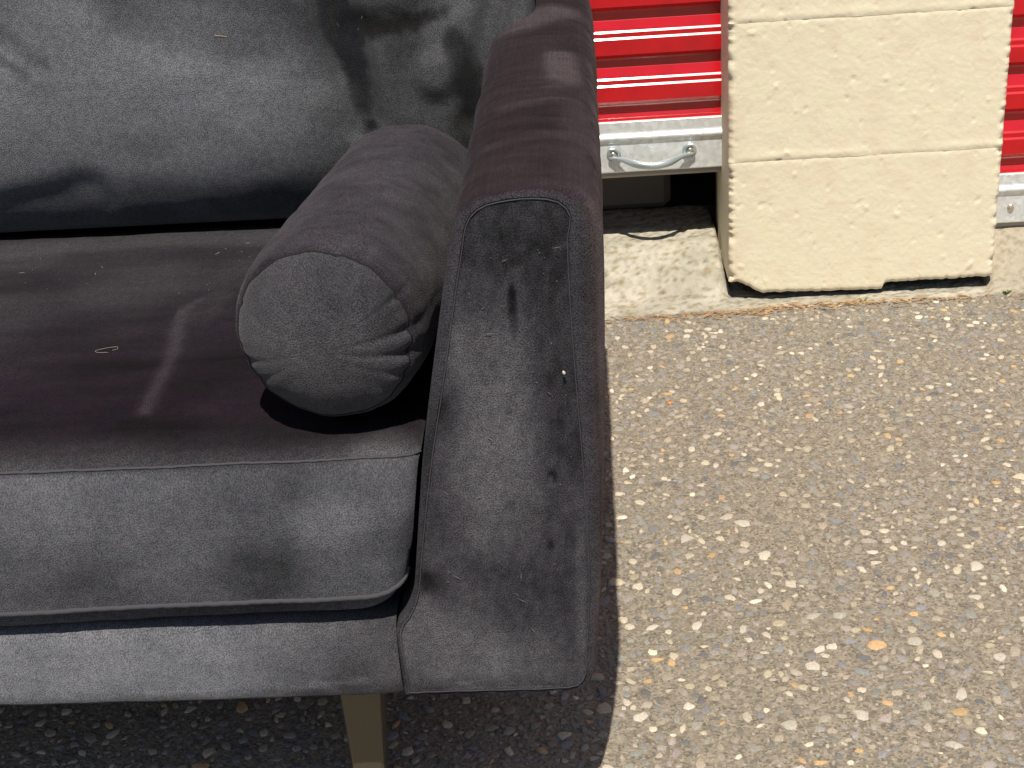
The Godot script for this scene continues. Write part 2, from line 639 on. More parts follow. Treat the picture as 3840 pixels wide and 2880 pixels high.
# ---------------------------------------------------------------- building shell behind the doors
func build_building() -> void:
	var b := thing("storage_building", "cream painted storage building shell behind the red doors", "building")
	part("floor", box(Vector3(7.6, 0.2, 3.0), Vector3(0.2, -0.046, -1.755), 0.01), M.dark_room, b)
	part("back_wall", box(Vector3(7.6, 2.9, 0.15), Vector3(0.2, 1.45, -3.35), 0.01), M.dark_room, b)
	part("side_wall", box(Vector3(0.15, 2.9, 3.2), Vector3(-3.67, 1.45, -1.66), 0.01), M.painted_wall, b)
	part("side_wall", box(Vector3(0.15, 2.9, 3.2), Vector3(4.07, 1.45, -1.66), 0.01), M.painted_wall, b)
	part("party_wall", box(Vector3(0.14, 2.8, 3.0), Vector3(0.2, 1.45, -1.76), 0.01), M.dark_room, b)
	part("lintel", box(Vector3(7.9, 0.6, 0.195), Vector3(0.2, 2.64, -0.1), 0.01), M.painted_wall, b)
	part("roof", box(Vector3(8.2, 0.12, 3.7), Vector3(0.2, 3.0, -1.66), 0.01), M.painted_wall, b)

# ---------------------------------------------------------------- block pillars
func block_mesh(x0: float, x1: float, y0: float, y1: float, sd: float, bottom: bool, detail: bool) -> ArrayMesh:
	var depth := 0.19
	var nv := 60 if detail else 8
	var nf := 120 if detail else 8          # steps across the face
	var loop := []                          # [x, z, weight of relief]
	var r := 0.004
	loop.append(Vector3(x0, -depth, 0))
	for k in 5: loop.append(Vector3(x0, -depth + (depth - 0.01) * (k + 1) / 5.0, 0.4))
	loop.append(Vector3(x0 + 0.0006, -r, 1))
	for k in nf + 1: loop.append(Vector3(lerpf(x0 + r, x1 - r, float(k) / nf), 0, 1))
	loop.append(Vector3(x1 - 0.0006, -r, 1))
	for k in 6: loop.append(Vector3(x1, -0.01 - (depth - 0.01) * k / 5.0, 0.4))
	return grid(loop.size(), nv, func(u: float, v: float) -> Vector3:
		var q: Vector3 = loop[int(round(u * loop.size())) % loop.size()]
		var y := lerpf(y0, y1, v)
		var x := q.x
		var z := q.y
		if not detail:
			return Vector3(x, y, z)
		var fx := (x - x0) / (x1 - x0)
		var yb := y0
		if bottom:   # the ragged foot of the lowest block
			var t := fx * 0.397
			yb = 0.024 - 0.02 * smoothstep(0.01, 0.055, t) - 0.004 * smoothstep(0.05, 0.2, t) + 0.0105 * smoothstep(0.231, 0.236, t) + n2.get_noise_1d(x * 70.0) * 0.0022
			y = lerpf(yb, y1, v)
		# small relief of the rough face
		var a := n1.get_noise_3d(x * 22 + sd, y * 30, 3.0) * 0.00032 + n1.get_noise_3d(x * 70 + sd, y * 120, 9.0) * 0.00022
		var pock := -maxf(0.0, n3.get_noise_3d(x * 46 + sd * 3.0, y * 70, 1.0) - 0.73) * 0.0055
		var bump := maxf(0.0, n3.get_noise_3d(x * 30 + sd * 5.0, y * 42, 21.0) - 0.78) * 0.008
		z += (a + pock + bump) * q.z
		# chipped arrises: both upright edges wander in and out
		var ex := minf(x - x0, x1 - x)
		var chip := (0.0035 * absf(n2.get_noise_2d(y * 34.0 + sd, 4.0 + signf(x - x0 - 0.2))) + 0.004 * maxf(0.0, n3.get_noise_2d(y * 85.0 + sd, 8.0 + signf(x - x0 - 0.2)) - 0.2)) 
		var wobble := n2.get_noise_2d(y * 18.0, 30.0 + signf(x - x0 - 0.2) * 9.0) * 0.0025
		var near := 1.0 - smoothstep(0.0, 0.014, ex)
		if q.z > 0.9:
			var inward := 1.0 if x < x0 + 0.2 else -1.0
			x += inward * (chip * 0.9 + wobble) * near
			z -= chip * 1.2 * near
		# the bed joints: the block rolls back a little at the top and bottom, unevenly
		var et := (y1 - y)
		var eb := (y - yb)
		z -= 0.0005 * exp(-pow(et / 0.0016, 2.0)) * q.z + (0.0006 + 0.0010 * n2.get_noise_1d(x * 10.0 + sd)) * exp(-pow(eb / 0.0014, 2.0)) * q.z
		z += 0.0011 * exp(-pow((eb - 0.007 - 0.002 * n2.get_noise_1d(x * 12.0)) / 0.0055, 2.0)) * q.z * (0.6 + n2.get_noise_1d(x * 7.0 + sd)) * (0.0 if bottom else 1.0)
		if bottom:
			z -= 0.003 * exp(-pow(eb / 0.003, 2.0)) * q.z
		return Vector3(x, y, z), true, false)

func build_pillars() -> void:
	var p := thing("wall_pillar", "cream painted concrete block pillar with chipped edges between the red doors", "pillar")
	var tops := [0.2128, 0.4158, 0.6188]
	var y := 0.024
	for k in 3:
		part("block", block_mesh(0.0, 0.397, y, tops[k], 3.7 * k, k == 0, true), M.painted_block, p)
		y = tops[k]
	var plain := block_mesh(0.0, 0.397, 0.0, 0.2024, 0.0, false, false)
	for k in 8:
		var o := part("block", plain, M.painted_block, p)
		o.position.y = y + 0.203 * k
	part("core", box(Vector3(0.34, 2.2, 0.12), Vector3(0.199, 1.09, -0.1), 0.002), M.mortar_dark, p)

# ---------------------------------------------------------------- doors
func build_doors() -> void:
	rollup_door("rollup_door", "red ribbed roll-up door left open a hand's width beside the sofa arm", -2.4, 0.006, 0.2675, 0.0)
	rollup_door("rollup_door", "red ribbed roll-up door right of the pillar, shut down to the sill", 0.391, 2.8, 0.2675 - 0.118, 0.0)

func rollup_door(called: String, label: String, x0: float, x1: float, y0: float, _s: float) -> void:
	var d := thing(called, label, "door", Vector3(0, 0, -0.1), "red roll-up doors")
	var per := 0.0705
	# one rib period, from the foot of its flat up to the top of the groove above
	var pf := PackedVector2Array()
	var crease := func(z: float, y: float) -> void:        # a small rolled step inwards
		for q in [[0.0, 0.0], [0.0003, 0.0007], [0.0023, 0.0031], [0.0026, 0.0036]]:
			pf.append(Vector2(z - q[0], y + q[1]))
	for q in [[-0.005, 0.0], [-0.005, 0.0100], [-0.0045, 0.0112], [-0.0032, 0.0135], [-0.0030, 0.0142], [0.0005, 0.0182], [0.0038, 0.0192], [0.0050, 0.0205], [0.0050, 0.0420]]:
		pf.append(Vector2(q[0], q[1]))
	crease.call(0.0050, 0.0424)
	pf.append(Vector2(0.0024, 0.0516))
	crease.call(0.0024, 0.0518)
	for q in [[-0.0044, 0.0695], [-0.005, per]]:
		pf.append(Vector2(q[0], q[1]))
	var slat := extrude_x(flipped(pf), x0, x1)
	var rows := int((2.36 - y0) / per)
	for k in rows:
		var o := part("slat", slat, M.red_paint, d)
		o.position.y = y0 + per * k
	# red foot and the galvanised bottom bar
	part("curtain_foot", extrude_x(PackedVector2Array([Vector2(-0.005, -0.0003), Vector2(-0.0046, -0.0012), Vector2(-0.0034, -0.0070), Vector2(-0.0026, -0.0072), Vector2(-0.0018, -0.0140)]), x0, x1), M.red_paint, d).position.y = y0
	var by := y0 - 0.0115
	var bar := [Vector2(-0.004, 0.0), Vector2(0.003, 0.0), Vector2(0.0036, -0.0006), Vector2(0.0036, -0.016), Vector2(0.0042, -0.0185), Vector2(0.0065, -0.0205)]
	for k in 9:
		var a := PI * 0.42 - PI * 0.84 * k / 8.0
		bar.append(Vector2(0.0055 + cos(a) * 0.0040, -0.0245 + sin(a) * 0.0045))
	bar.append_array([Vector2(0.0060, -0.0300), Vector2(0.0048, -0.0330), Vector2(0.0046, -0.0350), Vector2(0.0046, -0.0775), Vector2(0.0040, -0.0790), Vector2(-0.012, -0.0795), Vector2(-0.018, -0.0795)])
	var bb := part("bottom_bar", extrude_x(PackedVector2Array(bar), x0, x1), M.galvanised, d)
	bb.position.y = by
	var seal := part("bottom_seal", extrude_x(PackedVector2Array([Vector2(-0.003, -0.079), Vector2(-0.002, -0.086), Vector2(-0.006, -0.0905), Vector2(-0.018, -0.0915)]), x0, x1), M.rubber, d)
	seal.position.y = by
	if x1 < 0.1:
		pull_handle(d, Vector3(-0.1065, by - 0.0535, 0.0048))
	else:
		part("bolt", lathe([Vector2(0.0055, 0.0), Vector2(0.0052, 0.0018), Vector2(0.0038, 0.0033), Vector2(0.0, 0.0042)], 14), M.bolt_metal, d).transform = Transform3D(Basis(Vector3.RIGHT, PI / 2), Vector3(0.4435, by - 0.054, 0.0046))
	part("guide_rail", box(Vector3(0.004, 2.4, 0.05), Vector3((x1 - 0.002) if x1 < 0.1 else (x0 + 0.002), y0 + 1.0, -0.022), 0.001), M.rubber, d)

func flipped(p: PackedVector2Array) -> PackedVector2Array:
	var q := p.duplicate()
	q.reverse()
	return q

func lathe(pts: Array, sides: int) -> ArrayMesh:
	var P := PackedVector3Array()
	for q in pts:
		for k in sides:
			var a := TAU * k / sides
			P.append(Vector3(cos(a) * q.x, q.y, sin(a) * q.x))
	return grid_from(P, sides, pts.size(), true, true)

func pull_handle(d: Node3D, c: Vector3) -> void:
	# a bent rod whose flattened ends curl round two bolts
	var half := 0.0585
	var path := PackedVector3Array()
	var pts := []
	for s in [-1.0, 1.0]:
		var e := []
		for k in 15:      # the curl round the bolt, open towards the grip
			var a := (0.35 + 1.55 * k / 14.0) * PI
			e.append(c + Vector3(s * (half - cos(a) * -0.0095), sin(a) * 0.0095 + 0.004, 0.0030))
		if s > 0:
			e.reverse()
			pts.append(e)
		else:
			pts.append(e)
	for q in pts[0]: path.append(q)
	for k in 22:
		var t := k / 21.0
		var x := lerpf(-half + 0.013, half - 0.013, t)
		var out := 0.032 * pow(sin(PI * clampf(t, 0.02, 0.98)), 0.55)
		path.append(c + Vector3(x, -0.001 - 0.005 * sin(PI * t), 0.003 + out))
	for q in pts[1]: path.append(q)
	var radii := PackedFloat32Array()
	for i in path.size():
		var e := mini(i, path.size() - 1 - i)
		radii.append(lerpf(0.0030, 0.0058, smoothstep(13.0, 20.0, e)))
	var h := part("handle", tube(smooth_path(path), 0.0056, 12, false, radii), M.zinc_handle, d)
	for s in [-1.0, 1.0]:
		var at := c + Vector3(s * half, 0.004, 0.0)
		part("washer", lathe([Vector2(0.0098, 0.0), Vector2(0.0098, 0.0014), Vector2(0.0, 0.0016)], 18), M.zinc_handle, h).transform = Transform3D(Basis(Vector3.RIGHT, PI / 2), at)
		part("bolt", lathe([Vector2(0.0052, 0.001), Vector2(0.005, 0.0040), Vector2(0.0035, 0.0060), Vector2(0.0, 0.0066)], 16), M.bolt_metal, h).transform = Transform3D(Basis(Vector3.RIGHT, PI / 2), at)

func smooth_path(p: PackedVector3Array) -> PackedVector3Array:
	var q := p.duplicate()
	for r in 2:
		for i in range(1, q.size() - 1):
			q[i] = (p[i - 1] + p[i] * 2.0 + p[i + 1]) / 4.0
		p = q.duplicate()
	return q

# ---------------------------------------------------------------- sofa
# Local axes: x to the right along the front, y up, z towards the viewer; the origin lies under the arm's front right corner.
var sofa_from: Transform3D
const ARM_GREY := Color(0.051, 0.0498, 0.0580)

# strength of marks (brushed pile, painted fold shade): each mark is [strength, width, x0, y0, x1, y1, ...]
func marks(p: Vector2, list: Array) -> float:
	var s := 0.0
	for m in list:
		var w: float = m[1]
		var best := 1e9
		var n: int = (m.size() - 2) / 2
		if n == 1:
			best = p.distance_to(Vector2(m[2], m[3]))
		for k in n - 1:
			var q := Geometry2D.get_closest_point_to_segment(p, Vector2(m[2 + 2 * k], m[3 + 2 * k]), Vector2(m[4 + 2 * k], m[5 + 2 * k]))
			best = minf(best, p.distance_to(q))
		if best < w:
			var t := minf(1.0, (1.0 - best / w) * 1.5)
			s += m[0] * t * t * (3.0 - 2.0 * t)
	return s

# velvet sheen painted in: tilted normals, lighter and darker panel tints, plus brush marks
func pile(n: Vector3, lean: Vector3, tone_shift: float, tint: Color) -> Array:
	var k := clampf(1.0 + tone_shift, 0.22, 3.4)
	var c := Color(tint.r * k, tint.g * k, tint.b * k)
	if k > 1.0:
		var v := (c.r + c.g + c.b) / 3.0
		c = c.lerp(Color(v * 0.99, v * 0.98, v * 1.03), 0.8 * (k - 1.0) / k)
	return [(n + lean).normalized(), c]

const SEAT_MARKS := [
	[0.6, 0.013, -0.361, -0.276, -0.359, -0.239, -0.351, -0.193, -0.347, -0.150, -0.347, -0.110, -0.348, -0.077],
	[0.9, 0.007, -0.352, -0.292, -0.361, -0.270, -0.359, -0.239, -0.351, -0.193, -0.347, -0.150, -0.347, -0.110, -0.348, -0.077],
	[0.6, 0.022, -0.336, -0.301, -0.341, -0.247],
	[1.2, 0.040, -0.62, -0.455, -0.533, -0.474, -0.459, -0.477, -0.309, -0.470],
	[0.5, 0.05, -0.62, -0.41, -0.56, -0.43],
	[-0.35, 0.16, -0.25, -0.12], [-0.2, 0.14, -0.40, -0.08], [0.6, 0.09, -0.42, -0.33], [0.6, 0.1, -0.56, -0.25], [0.9, 0.035, -0.145, -0.012], [0.35, 0.06, -0.32, -0.36]]
const FRONT_MARKS := [
	[-0.6, 0.0045, -0.037, 0.498, -0.038, 0.462], [-0.36, 0.040, -0.072, 0.542, 0.005, 0.538], [-0.2, 0.05, -0.02, 0.52], [0.75, 0.055, -0.060, 0.440], [0.5, 0.06, -0.07, 0.36], [0.5, 0.04, -0.045, 0.40, -0.06, 0.30],
	[-0.48, 0.022, -0.103, 0.468, -0.097, 0.411, -0.108, 0.350], [-0.28, 0.040, -0.004, 0.486, 0.000, 0.391, -0.008, 0.352],
	[-0.7, 0.006, -0.017, 0.342], [0.8, 0.003, -0.018, 0.339], [-0.5, 0.005, -0.045, 0.401], [-0.5, 0.005, -0.049, 0.321], [-0.5, 0.005, -0.021, 0.282], [-0.6, 0.018, -0.121, 0.249],
	[0.8, 0.055, -0.15, 0.205, -0.098, 0.176], [0.5, 0.05, -0.05, 0.165], [0.4, 0.006, 0.003, 0.289, -0.002, 0.179], [0.8, 0.0016, -0.106, 0.151, -0.085, 0.152], [0.7, 0.0015, -0.104, 0.148, -0.09, 0.1495],
	[-0.15, 0.06, -0.03, 0.27]]
const TOP_MARKS := [
	[1.9, 0.022, -0.003, -0.385, 0.002, -0.305], [1.8, 0.04, -0.046, -0.511, -0.009, -0.563], [0.5, 0.014, -0.043, -0.215, 0.010, -0.232], [0.4, 0.012, -0.054, -0.117, 0.014, -0.141],
	[0.7, 0.010, -0.01, -0.27, 0.012, -0.29], [-0.2, 0.06, -0.03, -0.17], [0.5, 0.03, 0.02, -0.2, 0.025, -0.02]]
const BACK_MARKS := [  # brushed pile, plus shade painted into the folds and along the bottom
	[-0.72, 0.020, -0.232, 0.598, -0.222, 0.572, -0.214, 0.541, -0.207, 0.509], [-0.75, 0.011, -0.202, 0.482], [-0.72, 0.020, -0.108, 0.557, -0.100, 0.526, -0.092, 0.499], [-0.6, 0.02, -0.108, 0.482, -0.092, 0.464],
	[-0.6, 0.012, -0.212, 0.575, -0.164, 0.577, -0.121, 0.586], [-0.34, 0.055, -0.437, 0.61, -0.333, 0.580, -0.237, 0.570], [0.18, 0.09, -0.62, 0.53, -0.442, 0.512, -0.274, 0.495], [-0.45, 0.035, -0.354, 0.41, -0.20, 0.42], [-0.3, 0.05, -0.62, 0.40, -0.40, 0.405],
	[-0.25, 0.012, -0.60, 0.606, -0.533, 0.557], [-0.25, 0.006, -0.60, 0.585, -0.55, 0.548], [-0.3, 0.03, -0.16, 0.56], [0.3, 0.02, -0.12, 0.59, -0.09, 0.61], [-0.25, 0.12, -0.2, 0.62]]

func build_sofa() -> void:
	var a := 0.02275
	sofa = thing("sofa", "dark grey velvet sofa with slanted arm, worn pile and brass toned legs", "sofa", Vector3(-0.2442, 0, 1.11216))
	sofa.rotation.y = -a
	sofa_from = sofa.transform
	build_arm()
	build_apron()
	build_seat()
	build_back()
	build_legs()

# the arm's outline seen from the front, counter-clockwise from the bottom left
func arm_outline(count: int) -> PackedVector2Array:
	var pts := [Vector2(-0.1500, 0.137), Vector2(-0.1505, 0.150), Vector2(-0.1515, 0.185), Vector2(-0.1500, 0.206), Vector2(-0.1405, 0.220), Vector2(-0.1330, 0.240), Vector2(-0.1260, 0.285), Vector2(-0.1130, 0.370), Vector2(-0.0930, 0.470), Vector2(-0.0800, 0.530), Vector2(-0.0735, 0.551), Vector2(-0.0620, 0.5635), Vector2(-0.0440, 0.5690), Vector2(-0.0180, 0.5705), Vector2(0.0060, 0.5680), Vector2(0.0215, 0.5590), Vector2(0.0287, 0.5400), Vector2(0.0300, 0.510), Vector2(0.0270, 0.420), Vector2(0.0225, 0.330), Vector2(0.0165, 0.240), Vector2(0.0105, 0.175), Vector2(0.0070, 0.150), Vector2(-0.0030, 0.1375), Vector2(-0.0200, 0.1350), Vector2(-0.0750, 0.1350), Vector2(-0.1300, 0.1352), Vector2(-0.1460, 0.1355)]
	return even(pts, count, true)

func outline_normals(o: PackedVector2Array) -> PackedVector2Array:
	var out := PackedVector2Array()
	var n := o.size()
	for i in n:
		var t := (o[(i + 1) % n] - o[(i - 1 + n) % n]).normalized()
		out.append(Vector2(-t.y, t.x))
	for r in 10:
		for i in n:
			out[i] = (out[i - 1] + out[i] + out[(i + 1) % n]).normalized()
	return out

func build_arm() -> void:
	var O := arm_outline(240)
	var NN := outline_normals(O)
	var L := 0.75
	var stations := []                                     # [z, inset 0..1]
	for k in 9:
		var g := PI / 2 * k / 8.0
		stations.append([-(1.0 - cos(g)) * 1.0, 1.0 - sin(g), true])
	var rows := []
	for k in 9: rows.append([stations[k][0], stations[k][1]])
	for k in 90: rows.append([-9.0, float(k + 1) / 90.0])
	var radii := PackedFloat32Array()                      # radius of the rounded front edge
	for i in O.size():
		var right := lerpf(0.007, 0.025, smoothstep(0.19, 0.53, O[i].y))
		var left := lerpf(0.003, 0.0085, smoothstep(0.24, 0.45, O[i].y))
		var rad := lerpf(left, right, smoothstep(-0.4, 0.7, NN[i].x))
		rad = lerpf(rad, 0.005, smoothstep(0.5, 0.95, NN[i].y))
		radii.append(lerpf(rad, 0.004, smoothstep(0.5, 0.95, -NN[i].y)))
	for pass_ in 12:
		for i in O.size():
			radii[i] = (radii[i - 1] + radii[i] + radii[(i + 1) % O.size()]) / 3.0
	var deep := func(i: int) -> float: return radii[i]
	var P := PackedVector3Array()
	for r in rows:
		for i in O.size():
			var rad: float = deep.call(i)
			if r[0] > -8.0:
				var q: Vector2 = O[i] - NN[i] * rad * r[1]
				P.append(Vector3(q.x, q.y, r[0] * rad))
			else:
				var z := lerpf(-rad, -L, r[1])
				var end := smoothstep(0.97, 1.0, r[1]) * 0.012
				var wv := n1.get_noise_3d(O[i].x * 12.0, O[i].y * 9.0, z * 7.0) * 0.0028 * smoothstep(0.0, 0.15, r[1])
				var q := O[i] - NN[i] * (end - wv)
				P.append(Vector3(q.x, q.y, z))
	var body := part("arm", grid_from(P, O.size(), rows.size(), true, false, arm_body_look), M.velvet_low_sheen, sofa)
	# front panel: rings from the rounded edge to the middle line
	var rings := 44
	var F := PackedVector3Array()
	for k in rings + 1:
		var t := float(k) / rings
		for i in O.size():
			var rad: float = deep.call(i)
			var q := O[i] - NN[i] * rad
			var yc := clampf(q.y, 0.185, 0.515)
			var c := Vector2(lerpf(-0.072, -0.031, inverse_lerp(0.17, 0.54, yc)), yc)
			var s := q.lerp(c, t)
			var seam := -0.0009 * exp(-pow((t * 0.055) / 0.0022, 2.0)) - 0.0004 * exp(-pow((t * 0.055 - 0.0055) / 0.0016, 2.0))
			var puff := 0.005 * smoothstep(0.0, 0.5, t) + n1.get_noise_2d(s.x * 22.0, s.y * 16.0) * 0.0012 * smoothstep(0.0, 0.2, t)
			var hole := -0.004 * exp(-pow(s.distance_to(Vector2(-0.017, 0.342)) / 0.0035, 2.0)) - 0.0016 * exp(-pow(Geometry2D.get_closest_point_to_segment(s, Vector2(-0.037, 0.498), Vector2(-0.038, 0.462)).distance_to(s) / 0.003, 2.0))
			hole -= 0.0022 * maxf(0.0, n3.get_noise_2d(s.x * 95.0, s.y * 80.0) - 0.62) * smoothstep(0.0, 0.1, t)
			F.append(Vector3(s.x, s.y, 0.0004 + seam + puff + hole))
	part("front_panel", grid_from(F, O.size(), rings + 1, true, true, arm_front_look), M.velvet, body)
	# the seam round the front panel
	var path := PackedVector3Array()
	for i in range(0, O.size() + 1, 2):
		var j := i % O.size()
		var q: Vector2 = O[j] - NN[j] * (deep.call(j) + 0.0012)
		path.append(Vector3(q.x, q.y, 0.0006 + 0.0003 * sin(i * 2.1)))
	part("seam", tube(path, 0.00045, 6), M.velvet_seam, body)
	# the far arm, outside the picture, keeps the sofa whole
	var far: Node3D = body.duplicate()
	far.name = "arm_001"
	sofa.add_child(far, true)
	far.transform = Transform3D(Basis(Vector3(-1, 0, 0), Vector3(0, 1, 0), Vector3(0, 0, 1)), Vector3(-1.72, 0, 0))

func arm_body_look(p: Vector3, n: Vector3) -> Array:
	var top := smoothstep(0.45, 0.8, n.y)
	var m := marks(Vector2(p.x, p.z), TOP_MARKS) * top
	var brush := n2.get_noise_2d(p.x * 9.0 + p.z * 4.0, p.z * 55.0) * 0.55 + n1.get_noise_3d(p.x * 8.0, p.y * 8.0, p.z * 9.0) * 0.35
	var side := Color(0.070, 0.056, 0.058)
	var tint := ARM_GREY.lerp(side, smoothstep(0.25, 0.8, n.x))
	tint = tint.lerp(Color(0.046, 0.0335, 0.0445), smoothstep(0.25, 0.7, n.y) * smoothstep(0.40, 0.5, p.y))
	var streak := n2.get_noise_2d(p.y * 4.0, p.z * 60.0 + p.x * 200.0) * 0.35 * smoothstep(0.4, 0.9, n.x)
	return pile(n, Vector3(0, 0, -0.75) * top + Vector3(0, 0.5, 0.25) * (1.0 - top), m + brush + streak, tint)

func arm_front_look(p: Vector3, n: Vector3) -> Array:
	var m := marks(Vector2(p.x, p.y), FRONT_MARKS)
	var worn := n1.get_noise_2d(p.x * 9.0, p.y * 6.0 + 3.0) * 0.25 + n1.get_noise_2d(p.x * 24.0, p.y * 15.0) * 0.25 + n2.get_noise_2d(p.x * 90.0, p.y * 50.0) * 0.32
	return pile(n, Vector3(0, 0.35, 0), m + worn, ARM_GREY)

func build_apron() -> void:
	var prof := even([Vector2(-0.06, 0.206), Vector2(-0.02, 0.2115), Vector2(-0.006, 0.2095), Vector2(0.001, 0.203), Vector2(0.0045, 0.190), Vector2(0.006, 0.172), Vector2(0.0045, 0.153), Vector2(0.000, 0.141), Vector2(-0.008, 0.136), Vector2(-0.05, 0.135), Vector2(-0.08, 0.135)], 60)
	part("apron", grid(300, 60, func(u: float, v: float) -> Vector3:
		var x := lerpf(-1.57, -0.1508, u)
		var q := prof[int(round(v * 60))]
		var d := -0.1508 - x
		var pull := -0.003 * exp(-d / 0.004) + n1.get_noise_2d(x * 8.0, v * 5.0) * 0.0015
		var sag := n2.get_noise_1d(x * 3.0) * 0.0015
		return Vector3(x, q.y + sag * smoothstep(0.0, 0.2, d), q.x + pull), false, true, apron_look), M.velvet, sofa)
	part("bottom_board", box(Vector3(1.5, 0.03, 0.66), Vector3(-0.86, 0.152, -0.42), 0.004), M.mortar_dark, sofa)

func apron_look(p: Vector3, n: Vector3) -> Array:
	var b := n1.get_noise_2d(p.x * 9.0, p.y * 16.0) * 0.3 + n2.get_noise_2d(p.x * 30.0, p.y * 22.0) * 0.12
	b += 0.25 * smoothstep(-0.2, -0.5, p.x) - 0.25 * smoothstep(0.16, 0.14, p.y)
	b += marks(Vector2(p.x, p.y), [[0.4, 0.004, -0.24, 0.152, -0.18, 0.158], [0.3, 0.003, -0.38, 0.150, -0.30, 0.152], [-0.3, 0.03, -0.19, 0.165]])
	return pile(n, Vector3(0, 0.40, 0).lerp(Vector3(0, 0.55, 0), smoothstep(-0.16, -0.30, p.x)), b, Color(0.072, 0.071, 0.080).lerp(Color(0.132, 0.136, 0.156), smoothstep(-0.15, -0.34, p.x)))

func arm_inner(y: float) -> float:
	var k := [[0.13, -0.152], [0.206, -0.150], [0.240, -0.133], [0.285, -0.126], [0.370, -0.113], [0.47, -0.093], [0.56, -0.07]]
	for i in k.size() - 1:
		if y <= k[i + 1][0]:
			return lerpf(k[i][1], k[i + 1][1], clampf((y - k[i][0]) / (k[i + 1][0] - k[i][0]), 0, 1))
	return -0.07

var seat_prof: PackedVector2Array
func seat_at(u: float, v: float) -> Vector3:
	var q := seat_prof[int(round(v * (seat_prof.size() - 1)))]
	var d := (1.0 - u)                          # u is stretched so that the right end is fine
	var x := lerpf(-0.12, -1.60, d * d * 0.5 + d * 0.5)
	var xr := arm_inner(q.y) - 0.004
	x += (xr + 0.12) * exp(-(-0.12 - x) / 0.2)
	var e := clampf((xr - x) / 0.035, 0.0, 1.0)
	var c := Vector2(-0.25, 0.30)
	var rounding := 1.0 - sqrt(maxf(0.0, 1.0 - (1.0 - e) * (1.0 - e)))
	var low := smoothstep(0.30, 0.23, q.y)
	q.y += rounding * 0.016 * low * smoothstep(-0.1, 0.0, q.x) - rounding * 0.009 * smoothstep(0.35, 0.37, q.y)
	q.x -= rounding * 0.018 * smoothstep(-0.05, 0.0, q.x)
	var wave := n1.get_noise_3d(x * 5.0, q.y * 6.0, q.x * 6.0) * 0.0032 + n2.get_noise_3d(x * 17.0, q.y * 17.0, q.x * 9.0) * 0.0010
	var crown := 0.0055 * smoothstep(-0.0, -0.16, q.x) * smoothstep(0.34, 0.36, q.y)
	var topw := smoothstep(0.34, 0.37, q.y)
	var sag := 0.004 * smoothstep(-0.15, -0.5, x) * (1.0 - topw)
	return Vector3(x, q.y + wave * topw + crown - sag, q.x + wave * (1.0 - topw))

func build_seat() -> void:
	var raw := [Vector2(-0.60, 0.355), Vector2(-0.55, 0.363), Vector2(-0.45, 0.369), Vector2(-0.30, 0.3725), Vector2(-0.16, 0.3715), Vector2(-0.06, 0.3690), Vector2(-0.016, 0.3660), Vector2(-0.004, 0.3625), Vector2(-0.0025, 0.3608), Vector2(0.0020, 0.3585), Vector2(0.0080, 0.345), Vector2(0.0118, 0.318), Vector2(0.0122, 0.290), Vector2(0.0095, 0.262), Vector2(0.0060, 0.245), Vector2(0.0048, 0.2395), Vector2(0.0036, 0.2365), Vector2(0.0012, 0.2300), Vector2(-0.0030, 0.2240), Vector2(-0.0130, 0.2190), Vector2(-0.06, 0.2180), Vector2(-0.50, 0.2180)]
	var fine := PackedVector2Array()
	for i in raw.size() - 1:
		var len: float = raw[i].distance_to(raw[i + 1])
		var steps := maxi(2, int(len / 0.0045)) if i < raw.size() - 3 else 6
		for k in steps:
			fine.append(raw[i].cubic_interpolate(raw[i + 1], raw[maxi(i - 1, 0)], raw[mini(i + 2, raw.size() - 1)], float(k) / steps))
	fine.append(raw[raw.size() - 1])
	seat_prof = fine
	var seat := part("seat_cushion", grid(240, fine.size() - 1, seat_at, false, true, seat_look), M.velvet_low_sheen, sofa)
	# welt seams along both edges of the front boxing
	for s in [[0.3615, 0.0011, "top_seam"], [0.2388, 0.0022, "lower_piping"]]:
		var best := 0
		for i in fine.size():
			if fine[i].x > -0.02 and absf(fine[i].y - s[0]) < absf(fine[best].y - s[0]):
				best = i
		var path := PackedVector3Array()
		for k in 261:
			var u := 1.0 - pow(k / 260.0, 1.0)
			var q := seat_at(u, float(best) / (fine.size() - 1))
			path.append(q + Vector3(0, 0.0002 * sin(k * 1.9), 0.0008 + 0.0004 * n2.get_noise_1d(k * 0.7)))
		part(s[2], tube(path, s[1], 8), M.velvet_seam, seat)

func seat_look(p: Vector3, n: Vector3) -> Array:  # one fabric: top tinted darker than the front to stand for its sheen
	var top := smoothstep(0.35, 0.365, p.y)
	if p.z > -0.02:
		top *= smoothstep(0.55, 0.85, n.y)
	if top > 0.02:
		var m := marks(Vector2(p.x, p.z), SEAT_MARKS)
		var brush := n2.get_noise_2d(p.x * 4.0 + p.z * 1.5, p.z * 20.0) * 0.55 + n1.get_noise_2d(p.x * 9.0, p.z * 13.0) * 0.25
		var edge := 0.3 * smoothstep(-0.045, 0.0, p.z)
		var back := smoothstep(-0.2, -0.45, p.z) * 0.3
		brush += back
		var warm := Color(0.0250, 0.0165, 0.0270).lerp(Color(0.0345, 0.0315, 0.0405), clampf(smoothstep(-0.12, -0.42, p.z) + smoothstep(-0.40, -0.62, p.x) * 0.5, 0.0, 1.0))
		warm = warm.lerp(Color(0.050, 0.048, 0.055), smoothstep(-0.055, 0.0, p.z))
		var r := pile(n, Vector3(0, 0, -0.55).lerp(Vector3(0, 0, 0.2), smoothstep(-0.025, 0.0, p.z)), m + brush + edge, warm)
		var f := front_boxing(p, n)
		return [(f[0] as Vector3).lerp(r[0], top).normalized(), (f[1] as Color).lerp(r[1], top)]
	return front_boxing(p, n)

